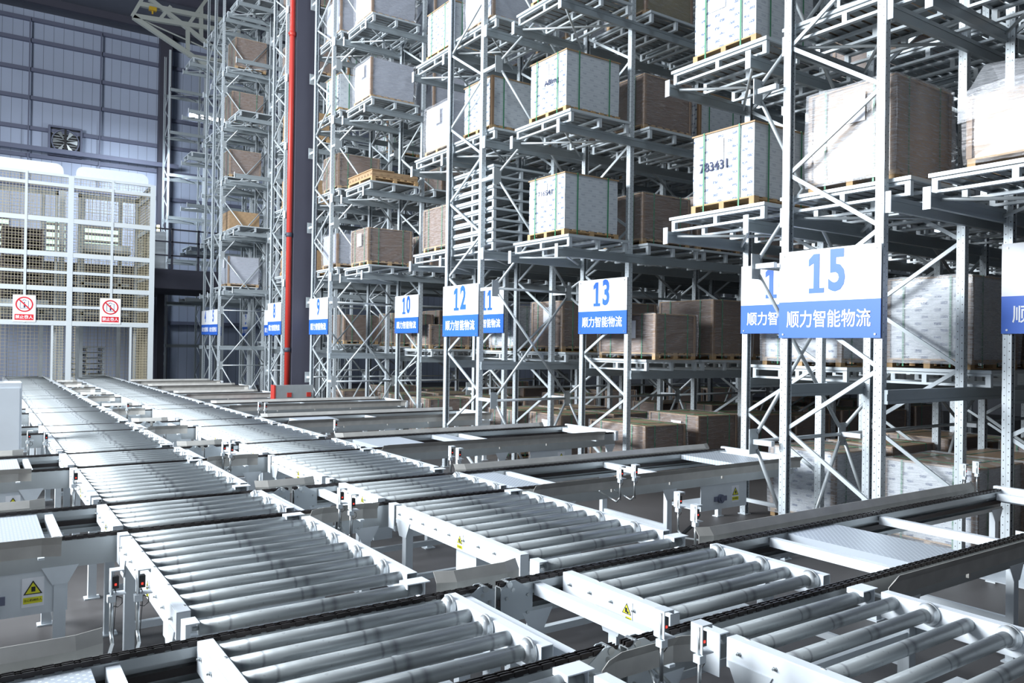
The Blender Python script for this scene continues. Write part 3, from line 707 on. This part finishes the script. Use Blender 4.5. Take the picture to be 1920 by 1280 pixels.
SPL.sort()
NSP = 262
for d_, x, y, z, lb in SPL[:NSP]: steel_pallet(x, y, z, lb)
b = MB()
for d_, x, y, z, lb in SPL[NSP:]:
    b.box(x, x+PX, y, y+PY, z+PH-.04, z+PH)
    for q in (.03, PX/2-.03, PX-.09):
        b.box(x+q, x+q+.06, y, y+PY, z, z+.03)
        for yy in (.02, PY/2-.03, PY-.08): b.box(x+q, x+q+.06, y+yy, y+yy+.06, z+.03, z+PH-.04)
if b.v: tag(b.build('steel_pallet', 'spal'), 'remaining grey steel pallets deep inside and far along the pallet racks', 'pallet', None, 'stuff')
print('SPALLETS', len(SPL))
# longitudinal bracing with gusset plates between neighbouring rows
def bracing(y, z0, pitch, nlev, xs, lab, bars):
    o = thing('rack_bracing', lab, 'bracing', (0, 0, 0), 'bracing between rack rows')
    for x in xs:
        for k in range(nlev):
            z = z0+pitch*k
            if not vis(x-.1, x+.1, y-.1, y+.1, z-.2, z+.2, 20): continue
            MB().box(x-.08, x+.08, y-.006, y+.006, Z(z)-.15, Z(z)+.15).build('gusset_plate', 'tube', o)
            MB().box(x-.03, x+.03, min(y, bars), max(y, bars), Z(z)-.03, Z(z)+.03).build('spacer_bar', 'white2', o)
    for (xa_, xb_) in zip(xs, xs[1:]):
        for k in range(nlev):
            z = z0+pitch*k
            L = [((xa_+.06, z+.1), (xb_-.06, z+pitch-.1)), ((xa_+.06, z+pitch-.1), (xb_-.06, z+.1))]
            if k in (0, 1): L.append(((xa_+.06, z), (xb_-.06, z)))
            if k == 0: L += [((xa_+.06, z-.1), (xa_+.75, z-1.3)), ((xb_-.06, z-.1), (xb_-.75, z-1.3))]
            for a, b_ in L:
                if not vis(a[0], b_[0], y, y, min(a[1], b_[1]), max(a[1], b_[1]), 10): continue
                MB().tube((a[0], y, Z(a[1])), (b_[0], y, Z(b_[1])), .024, 8).build('brace_tube', 'tube', o)
bracing(12.12, -1.0, 2.06, 5, [7.89]+[x+.05 for x in FRX[:4]], 'round tube cross bracing with gusset plates between racks thirteen and twelve', 12.6)
bracing(6.18, -1.1, 2.1, 4, [7.75]+[x for x in FRX[:3]], 'round tube cross bracing with gusset plates between racks fifteen and fourteen', 5.9)
bracing(19.9, -1.0, 2.1, 6, [7.89]+[x+.05 for x in FRX[:3]], 'round tube cross bracing with gusset plates between racks ten and nine', 20.24)
bracing(21.8, -.96, 2.12, 6, [7.85]+[x+.05 for x in FRX[:2]], 'cross bracing with square plates beside the dark column behind rack nine', 21.6)
bracing(15.75, -1.0, 2.06, 5, [9.55]+[x+.05 for x in FRX[1:4]], 'cross bracing on the far side of rack eleven', 15.5)
bracing(31.58, -.9, 2.14, 6, [7.9]+[x+.05 for x in FRX[:2]], 'cross bracing on the near side of rack five', 31.85)
bracing(25.65, -.9, 2.14, 6, [7.9]+[x+.05 for x in FRX[:2]], 'cross bracing on the far side of rack eight', 25.45)

# ------------------------------------------------------------------ conveyors
ZR = -1.45                      # roller line rail top
MX0, MX1, NX0, NX1 = .915, 2.36, 3.16, 4.62
LANES = [(2.93, 4.07, 9.2, 'first'), (6.70, 7.86, 9.2, 'second'), (10.3, 11.6, 9.2, 'third'), (14.3, 15.5, 9.2, 'fourth'), (18.3, 19.5, 9.2, 'fifth'), (22.6, 23.8, 7.2, 'sixth'), (26.6, 27.8, 7.6, 'seventh'), (30.2, 31.3, 7.6, 'eighth')]
def roller_mesh(L):
    r = .038; b = MB(); b.tube((0, 0, 0), (L, 0, 0), r, 20)
    b.tube((-.03, 0, 0), (0, 0, 0), .012, 8).tube((L, 0, 0), (L+.02, 0, 0), .012, 8)
    return b.mesh('roller', 'roller')
def flange_mesh(L):
    b = MB(); b.tube((L-.055, 0, 0), (L-.02, 0, 0), .040, 24, .064); b.tube((L-.02, 0, 0), (L-.005, 0, 0), .064, 24, .066)
    return b.mesh('flange', 'flange')
def sprocket_mesh():
    b = MB(); b.tube((-.018, 0, 0), (-.006, 0, 0), .048, 20); return b.mesh('end_disc', 'bolt')
def gusset(b, x, y0, y1, z):    # trapezoid leg bracket under a rail
    b.prism([(y0, z), (y1, z), (y1-.07, z-.14), (y0+.07, z-.14)], 0, x, x+.006)
def roller_unit(x0, x1, y0, y1, ys, label, cl=(), warn=True, detail=True):
    o = thing('roller_conveyor', label, 'conveyor', (x0, y0, 0), 'roller conveyor sections'); W = x1-x0; L = y1-y0; zt = Z(ZR); hh = .15; rw = .075; t = .005
    # left rail: closed box section with bolts, right rail: inverted channel open at the end
    bl = MB().box(0, t, 0, L, zt-hh, zt).box(t, rw, 0, L, zt-t, zt).box(rw-t, rw, 0, L, zt-.03, zt-t).box(t, rw, 0, t, zt-hh, zt-t).box(t, rw, L-t, L, zt-hh, zt-t)
    if detail: bl.box(t, .05, t, L-t, zt-hh, zt-hh+t)
    r1 = bl.build('side_rail', 'white', o, bevel=.003 if detail and y0 < 9 else 0)
    br = MB().box(W-rw, W-rw+t, 0, L, zt-hh, zt).box(W-rw+t, W, 0, L, zt-t, zt).box(W-t, W, 0, L, zt-hh*.95, zt-t).box(W-rw+t, W-.02, 0, L, zt-hh, zt-hh+t)
    br.build('side_rail', 'white', o, bevel=.003 if detail and y0 < 9 else 0)
    if detail:
        for y in ys:
            if y0 < y < y1: put('bolt', cached('blx', lambda: MB().tube((-.008, 0, 0), (0, 0, 0), .011, 6, sm=False).tube((-.02, 0, 0), (-.008, 0, 0), .006, 6).mesh('bolt', 'bolt')), r1, (0, y-y0, zt-.06))
    Lr = W-2*rw-.0
    for i, y in enumerate(ys):
        ro = put('roller', cached(('ro', round(Lr, 3)), lambda: roller_mesh(Lr)), o, (rw, y-y0, zt-.045))
        if y0 < y < y1:
            if i % 2 == 0: put('flange', cached(('fl', round(Lr, 3)), lambda: flange_mesh(Lr)), ro)
            elif y < 12: put('end_disc', cached('ds', sprocket_mesh), ro)
    for y in cl:                                        # rollers outside the rails are held by bent end covers
        b = MB().box(W-rw-.11, W-rw+.045, y-y0-.055, y-y0+.055, zt, zt+.006).box(W-rw-.11, W-rw-.104, y-y0-.055, y-y0+.055, zt-.025, zt).box(W-rw+.005, W-rw+.011, y-y0-.055, y-y0+.055, zt-.12, zt)
        b.build('end_cover', 'white', o)
        MB().box(.0, rw-.005, y-y0-.055, y-y0+.055, zt-.006, zt).box(0, .006, y-y0-.055, y-y0+.055, zt-.22, zt-.006).build('end_cover', 'white', o)
    if L > .4:
        for yy in ((.12, L-.18) if L > 1.2 else (L/2-.03,)):
            for xx, gx in ((.01, -.008), (W-.08, W-.002)):
                b = MB().box(xx, xx+.07, yy, yy+.07, .012, zt-hh).box(xx-.03, xx+.1, yy-.02, yy+.09, 0, .012)
                if detail: gusset(b, gx, yy-.1, yy+.17, zt-hh+.04)
                b.build('leg', 'white2', o)
            MB().box(.08, W-.08, yy+.01, yy+.06, .35, .40).build('cross_brace', 'white2', o)
            MB().box(.08, W-.08, yy+.01, yy+.06, zt-hh-.1, zt-hh-.04).build('cross_brace', 'white2', o)
        if L > .9: MB().box(.35, W-.35, L*.35, L*.65, zt-.42, zt-.24).box(.15, .35, L*.42, L*.58, zt-.5, zt-.2).build('drive_unit', 'white2', o)
    if warn and detail and L > .7:
        yc = L*(.36 if L < 1.5 else .42)
        wl = MB().box(-.004, -.0005, yc-.045, yc+.045, zt-.145, zt-.02).build('warning_label', 'sign', o)
        MB().quad([(-.005, yc+.04, zt-.095), (-.005, yc-.04, zt-.095), (-.005, yc, zt-.03)]).build('label_border', 'black', wl)
        MB().quad([(-.006, yc+.031, zt-.09), (-.006, yc-.031, zt-.09), (-.006, yc, zt-.04)]).build('label_triangle', 'yellow', wl)
        MB().box(-.0075, -.0065, yc-.006, yc+.012, zt-.085, zt-.058).box(-.0075, -.0065, yc-.018, yc-.004, zt-.088, zt-.076).build('gear_mark', 'black', wl)
        MB().box(-.005, -.004, yc-.04, yc+.04, zt-.135, zt-.108).build('label_strip', 'yellow', wl)
        text('当心机械伤人', .0145, 'black', wl, 'caption', (-.0065, yc, zt-.1215), FACE_NX, .9, 0, ext=.0003)
    return o
def line_sections(x0, x1, who):
    start = 1.0; n = 0
    for li, (ya, yb, xe, nm) in enumerate(LANES+[(34.6, 36, 0, 'ninth')]):
        # open stretch before the crossing
        s = start; e = ya-.26
        if li == len(LANES): e = 36.4
        ys = []; y = s+.1
        k = int(round((e-.08-(s+.1))/.213)); st = (e-.08-(s+.1))/k
        ys = [s+.1+i*st for i in range(k+1)]
        cl = []
        if li > 0: ys = [s-.17]+ys; cl.append(s-.17)
        if li < len(LANES): ys.append(ya-.16); cl.append(ya-.16)
        det = s < 17
        where = 'before the first chain crossing, nearest the camera' if li == 0 else ('between the %s and %s chain crossings' % (ORD[li-1], ORD[li]) if li < len(LANES) else 'running into the lift cage')
        roller_unit(x0, x1, s, e, ys, '%s roller line section %s' % (who, where), cl, detail=det); n += 1
        if li == len(LANES): break
        # short section between the two chains of the crossing
        a, b_ = ya+.13, yb-.06
        k = 4 if yb-ya < 1.25 else 5; ys = [a+.09+i*((b_-a-.17)/(k)) for i in range(k+1)]
        roller_unit(x0, x1, a, b_, ys, '%s roller line short section between the chains of the %s crossing' % (who, nm), (), detail=det); n += 1
        start = yb+.42
line_sections(MX0, MX1, 'left'); line_sections(NX0, NX1, 'right')

def chain_mesh(L):
    b = MB(); p = .0381; n = int(L/p)
    for i in range(n):
        x = i*p
        for yy in (-.022, .0, .022):
            if i % 2 == 0: b.box(x-.004, x+p+.004, yy-.0045, yy+.0045, -.016, .008)
            else: b.box(x-.004, x+p+.004, yy-.0015, yy+.0015, -.014, .006)
        b.box(x+.012, x+.026, -.022, .022, -.012, .002)
    return b.mesh('chain', 'chain')
def simple_chain(L): return MB().box(0, L, -.024, .024, -.016, .006).mesh('chain', 'chain')
def chain_rail(L, s):           # C channel opening inward; s=+1 when the inside is toward +y
    b = MB(); t = .006; H = .2; T = -.018
    def bx(ya, yb, za, zb):
        ya, yb = (ya, yb) if s > 0 else (-yb, -ya); b.box(0, L, ya, yb, za, zb)
    bx(-.03, -.03+t, T-H, T); bx(-.03+t, .03, T-t, T); bx(-.03+t, .03, T-H, T-H+t); bx(.03-t, .03, T-.05, T-t); bx(.03-t, .03, T-H+t, T-H+.04); bx(-.02, .02, T, T+.004)
    return b.mesh('chain_rail', 'rail')
def defl_mesh(L, s):            # bent guide plate, flared outwards at the top, ends turned away
    b = MB(); n = 4
    prof = [(0, -.085), (0, .0), (.045, .06)]
    xs = [0, min(.12, L*.2), L-min(.12, L*.2), L]; off = [.045, 0, 0, .045]
    for i in range(3):
        for (ya, za), (yb, zb_) in zip(prof, prof[1:]):
            P = [(xs[i], s*(ya+off[i]), za), (xs[i+1], s*(ya+off[i+1]), za), (xs[i+1], s*(yb+off[i+1]), zb_), (xs[i], s*(yb+off[i]), zb_)]
            b.hexa([p for p in P]+[(x, y+s*.004, z) for x, y, z in P])
    for x in [.2+i*.9 for i in range(int(L/.9))]: b.box(x, x+.03, min(0, -s*.02), max(0, -s*.02), -.12, -.06)
    return b.mesh('deflector_plate', 'defl')
def lane(ya, yb, xend, nm):
    det = ya < 12
    X0 = -1.4
    for (xa_, xb_, side) in ((X0, 2.655, 'left'), (2.70, xend, 'right')):
        o = thing('chain_conveyor', 'grey chain transfer conveyor, %s part of the %s crossing' % (side, nm), 'conveyor', (xa_, ya, 0), 'chain transfer conveyors')
        L = xb_-xa_; G = yb-ya; zt = Z(ZR)-.018
        for yy, s in ((0, 1), (G, -1)):
            put('chain_rail', cached(('cr', round(L, 3), s), lambda: chain_rail(L, s)), o, (0, yy, zt))
            put('chain', cached(('ch', round(L, 3), det), lambda: chain_mesh(L) if det else simple_chain(L)), o, (0, yy, zt))
            MB().box(.01, L-.01, yy-.02, yy+.02, zt-.15, zt-.11).build('return_chain', 'chain', o)
            # sprocket plates where the two parts meet
            xx = L-.24 if side == 'left' else 0
            for dy in ((-.034, -.028), (.028, .034)):
                pr = [(xx+.0, zt-.24), (xx+.24, zt-.24), (xx+.24, zt-.03), (xx+.17, zt+.012), (xx+.13, zt+.012), (xx, zt-.07)]
                if side == 'right': pr = [(xx, zt-.24), (xx+.24, zt-.24), (xx+.24, zt-.07), (xx+.11, zt+.012), (xx+.07, zt+.012), (xx, zt-.03)]
                MB().prism([(u, v) for u, v in pr], 1, yy+dy[0], yy+dy[1]).build('sprocket_plate', 'paint', o)
            cx = xx+(.17 if side == 'left' else .06)
            MB().tube((cx, yy-.042, zt-.008), (cx, yy+.042, zt-.008), .02, 12).tube((cx-.02 if side == 'left' else cx+.03, yy-.036, zt-.045), (cx-.02 if side == 'left' else cx+.03, yy+.036, zt-.045), .014, 10).build('idler_wheel', 'bolt', o)
            for bx_ in (xx+.04, xx+.2):
                for bz in (-.09, -.2):
                    if ya < 9: put('bolt', cached('blt', lambda: MB().tube((0, -.044, 0), (0, -.034, 0), .011, 6, sm=False).mesh('bolt', 'bolt')), o, (bx_, yy, zt+bz))
        # cross members and legs
        xsn = [x-xa_ for x in ((-.9, .55, 2.45) if side == 'left' else (2.98, 5.3, 6.85, xend-.12)) if xa_ < x < xb_-.05]
        for x in xsn:
            MB().box(x-.03, x+.03, .036, G-.036, zt-.1, zt-.03).box(x-.05, x-.042, .03, .042, zt-.19, zt-.02).build('cross_member', 'white', o)
            for yy in (0, G):
                MB().box(x-.04, x+.04, yy-.03, yy+.03, .012, zt-.22).box(x-.07, x+.07, yy-.05, yy+.05, 0, .012).prism([(x-.12, zt-.2), (x+.12, zt-.2), (x+.05, zt-.33), (x-.05, zt-.33)], 1, yy-.035, yy-.031).build('leg', 'white2', o)
            MB().box(x-.02, x+.02, .03, G-.03, .3, .35).build('cross_brace', 'white2', o)
        if side == 'right':
            MB().box(L-.02, L+.05, -.06, G+.06, zt-.14, zt+.03).build('end_guard', 'white', o, bevel=.01)
        plates = {'left': [(-1.3, .46)], 'right': {'first': [(5.5, 6.15)], 'second': [(4.75, 5.1), (8.25, 8.95)], 'third': [(4.9, 5.7), (6.3, 6.55)], 'fourth': [(5.2, 6.0)], 'fifth': [(8.4, 9.1)]}.get(nm, [])}[side]
        for (pa, pb) in plates:
            MB().box(pa-xa_, pb-xa_, .035, G-.035, zt-.03, zt-.022).box(pa-xa_, pa-xa_+.008, .035, G-.035, zt-.085, zt-.03).build('tread_plate', 'tread', o)
        # drive housing hung under the near rail
        hx = {'left': -.25, 'right': 7.4}[side]-xa_
        if det and hx < L-.6:
            d = MB().box(hx, hx+.85, -.02, -.01, zt-.52, zt-.22).box(hx, hx+.85, -.02, G*.5, zt-.53, zt-.52).box(hx+.84, hx+.85, -.01, G*.5, zt-.52, zt-.22).build('drive_housing', 'white2', o)
            MB().tube((hx+.35, -.05, zt-.4), (hx+.35, -.02, zt-.4), .055, 16).tube((hx+.35, -.065, zt-.4), (hx+.35, -.05, zt-.4), .03, 14).box(hx+.24, hx+.46, -.035, -.02, zt-.43, zt-.37).build('bearing', 'girt', d)
            q = MB().box(hx+.56, hx+.70, -.024, -.0205, zt-.47, zt-.26).build('warning_label', 'sign', d)
            MB().quad([(hx+.57, -.026, zt-.38), (hx+.69, -.026, zt-.38), (hx+.63, -.026, zt-.28)]).build('label_border', 'black', d)
            MB().quad([(hx+.583, -.027, zt-.373), (hx+.677, -.027, zt-.373), (hx+.63, -.027, zt-.294)]).build('label_triangle', 'yellow', d)
            MB().box(hx+.62, hx+.645, -.029, -.028, zt-.36, zt-.325).build('gear_mark', 'black', d)
            MB().box(hx+.57, hx+.69, -.026, -.025, zt-.445, zt-.40).build('label_strip', 'yellow', d)
            text('当心机械伤人', .021, 'black', d, 'caption', (hx+.63, -.0275, zt-.422), FACE_NY, .92, 0, ext=.0003)
            MB().path([(hx+.1, .1, zt-.6), (hx-.2, -.05, zt-.68), (hx-.6, -.1, zt-.85)], .022, 8).build('hose', 'black', o)
        # deflector plates outside both rails
        segs = ((X0+.1, .62), (2.2, 2.655)) if side == 'left' else ((2.72, 3.0), (4.72, xend-.2 if ya < 20 else 7.0))
        if side == 'left': segs = ((X0+.1, .54),)
        else: segs = ((2.38, 3.0), (4.72, xend-.1 if nm != 'third' else xend-.4))
        for (pa, pb) in segs:
            for yy, s in ((-.16, -1), (G+.16, 1)):
                Ld = pb-pa
                put('deflector_plate', cached(('df', round(Ld, 3), s), lambda: defl_mesh(Ld, s)), o, (pa-xa_, yy, zt))
                b = MB()
                for x in (pa-xa_+.12, pb-xa_-.12): b.box(x-.02, x+.02, min(yy, yy-s*.14), max(yy, yy-s*.14), zt-.11, zt-.095)
                b.build('deflector_bracket', 'white2', o)
for ln in LANES: lane(*ln)

# ------------------------------------------------------------------ photo sensors on bent poles
def sensor(x, y, lab, side=1, s=1.0):
    o = thing('photo_sensor', lab, 'sensor', (x, y, 0), 'photoelectric sensors beside the chain rails'); zt = Z(ZR)
    ry = min([v for l_ in LANES for v in (l_[0]-.03, l_[1]+.03)], key=lambda v: abs(v-y))-y; rx = side*min(.12, abs(ry))
    MB().path([(rx, ry, zt-.12), (rx*.9, ry*.9, zt-.14), (.0, ry*.1, zt-.17), (0, 0, zt-.12), (0, 0, zt+.06)], .009, 8).tube((0, 0, zt+.06), (0, 0, zt+.20), .009, 8).build('pole', 'bolt', o)
    MB().box(-.005, .0, -.02, .05, zt+.08, zt+.21).box(0, .06, -.02, .05, zt+.205, zt+.21).box(.055, .06, -.02, .05, zt+.19, zt+.205).box(0, .07, -.02, .05, zt+.075, zt+.08).box(-.02, .02, -.02, .02, zt+.04, zt+.075).build('bracket', 'white2', o)
    h_ = MB().box(.005, .035, -.01, .03, zt+.11, zt+.175).build('sensor_head', 'black', o)
    MB().box(.014, .024, -.013, -.01, zt+.127, zt+.138).build('lens', 'lens', h_)
    pts = [(.02, .02, zt+.1)]+[(.03+.03*math.sin(a), .02, zt+.03+.03*math.cos(a)) for a in (0, 1, 2, 3, 4, 5, 6.2)]+[(.012, 0, zt-.15)]
    MB().path(pts, .0025, 5).build('cable', 'black', o)
def on_z(px, py, z):
    v = (px-960)*cr+(py-640)*cd+FPX*cf; v = v*(z/v.z); return v.x, v.y
SENS = [(1241, 1180, 'nearest pair, beside the first chain of the front crossing'), (1312, 1208, 'nearest pair, closest to the right line rail end'),
        (637, 935, 'between the two roller lines, second crossing, left'), (658, 947, 'between the two roller lines, second crossing, right'),
        (1272, 942, 'right of the right roller line, rear one'), (1304, 968, 'right of the right roller line, front one'),
        (1163, 890, 'above the long deflector of the second crossing, left'), (1190, 887, 'above the long deflector of the second crossing, right'),
        (845, 850, 'right line beyond the second crossing, left'), (859, 854, 'right line beyond the second crossing, right'),
        (209, 1100, 'left of the left line by the yellow label, outer'), (259, 1098, 'left of the left line by the yellow label, inner'),
        (52, 820, 'far left by the third crossing, outer'), (84, 822, 'far left by the third crossing, inner'), (138, 898, 'left of the left line at the second crossing'),
        (1808, 885, 'at the far right end of the front crossing, left'), (1832, 880, 'at the far right end of the front crossing, right'),
        (418, 842, 'between the lines at the third crossing, left'), (432, 845, 'between the lines at the third crossing, right'),
        (628, 797, 'right line near the fourth crossing'), (238, 762, 'between the lines at the fifth crossing'), (485, 762, 'right line near the fifth crossing, left'), (497, 763, 'right line near the fifth crossing, right')]
for px, py, lab in SENS:
    x, y = on_z(px, py, ZR+.12)
    sensor(x, y, 'photo sensor on bent pole, '+lab, -1 if x < 1 else 1)

# ------------------------------------------------------------------ control box left of the line, pallet stack inside the cage
c = thing('control_box', 'pale grey control cabinet left of the left roller line', 'cabinet', (-.62, 13.3, 0))
MB().box(0, 1.2, 0, .5, 0, Z(-.62)).build('body', 'white', c, bevel=.01); MB().box(.03, 1.17, -.02, 0, .05, Z(-.7)).build('door', 'white', c)
MB().box(.2, .9, .1, .4, Z(-.62), Z(-.56)).build('cap', 'white2', c)
for q in range(5):
    steel_pallet(3.3, 37.6, Z(-2.45)+1.0+q*.24, 'pale steel pallet in the stack behind the lift cage doors, %s from the bottom' % ORD[q], 'pallet stack behind the lift cage')
st = thing('pallet_stand', 'low grey stand under the pallet stack behind the lift cage', 'stand', (3.2, 37.5, 0))
MB().box(0, 1.5, 0, 1.8, .9, 1.0).build('top', 'paint', st)
for x in (0, 1.42):
    for y in (0, 1.72): MB().box(x, x+.08, y, y+.08, 0, .9).build('leg', 'paint', st)
for q in range(14):
    steel_pallet(.75, 33.95, Z(1.27)+q*(PH+.001), 'dark steel pallet in the stack on the left lift carriage, %s from the bottom' % (ORD+['thirteenth', 'fourteenth'])[q], 'dark pallet stack in the left lift', True)
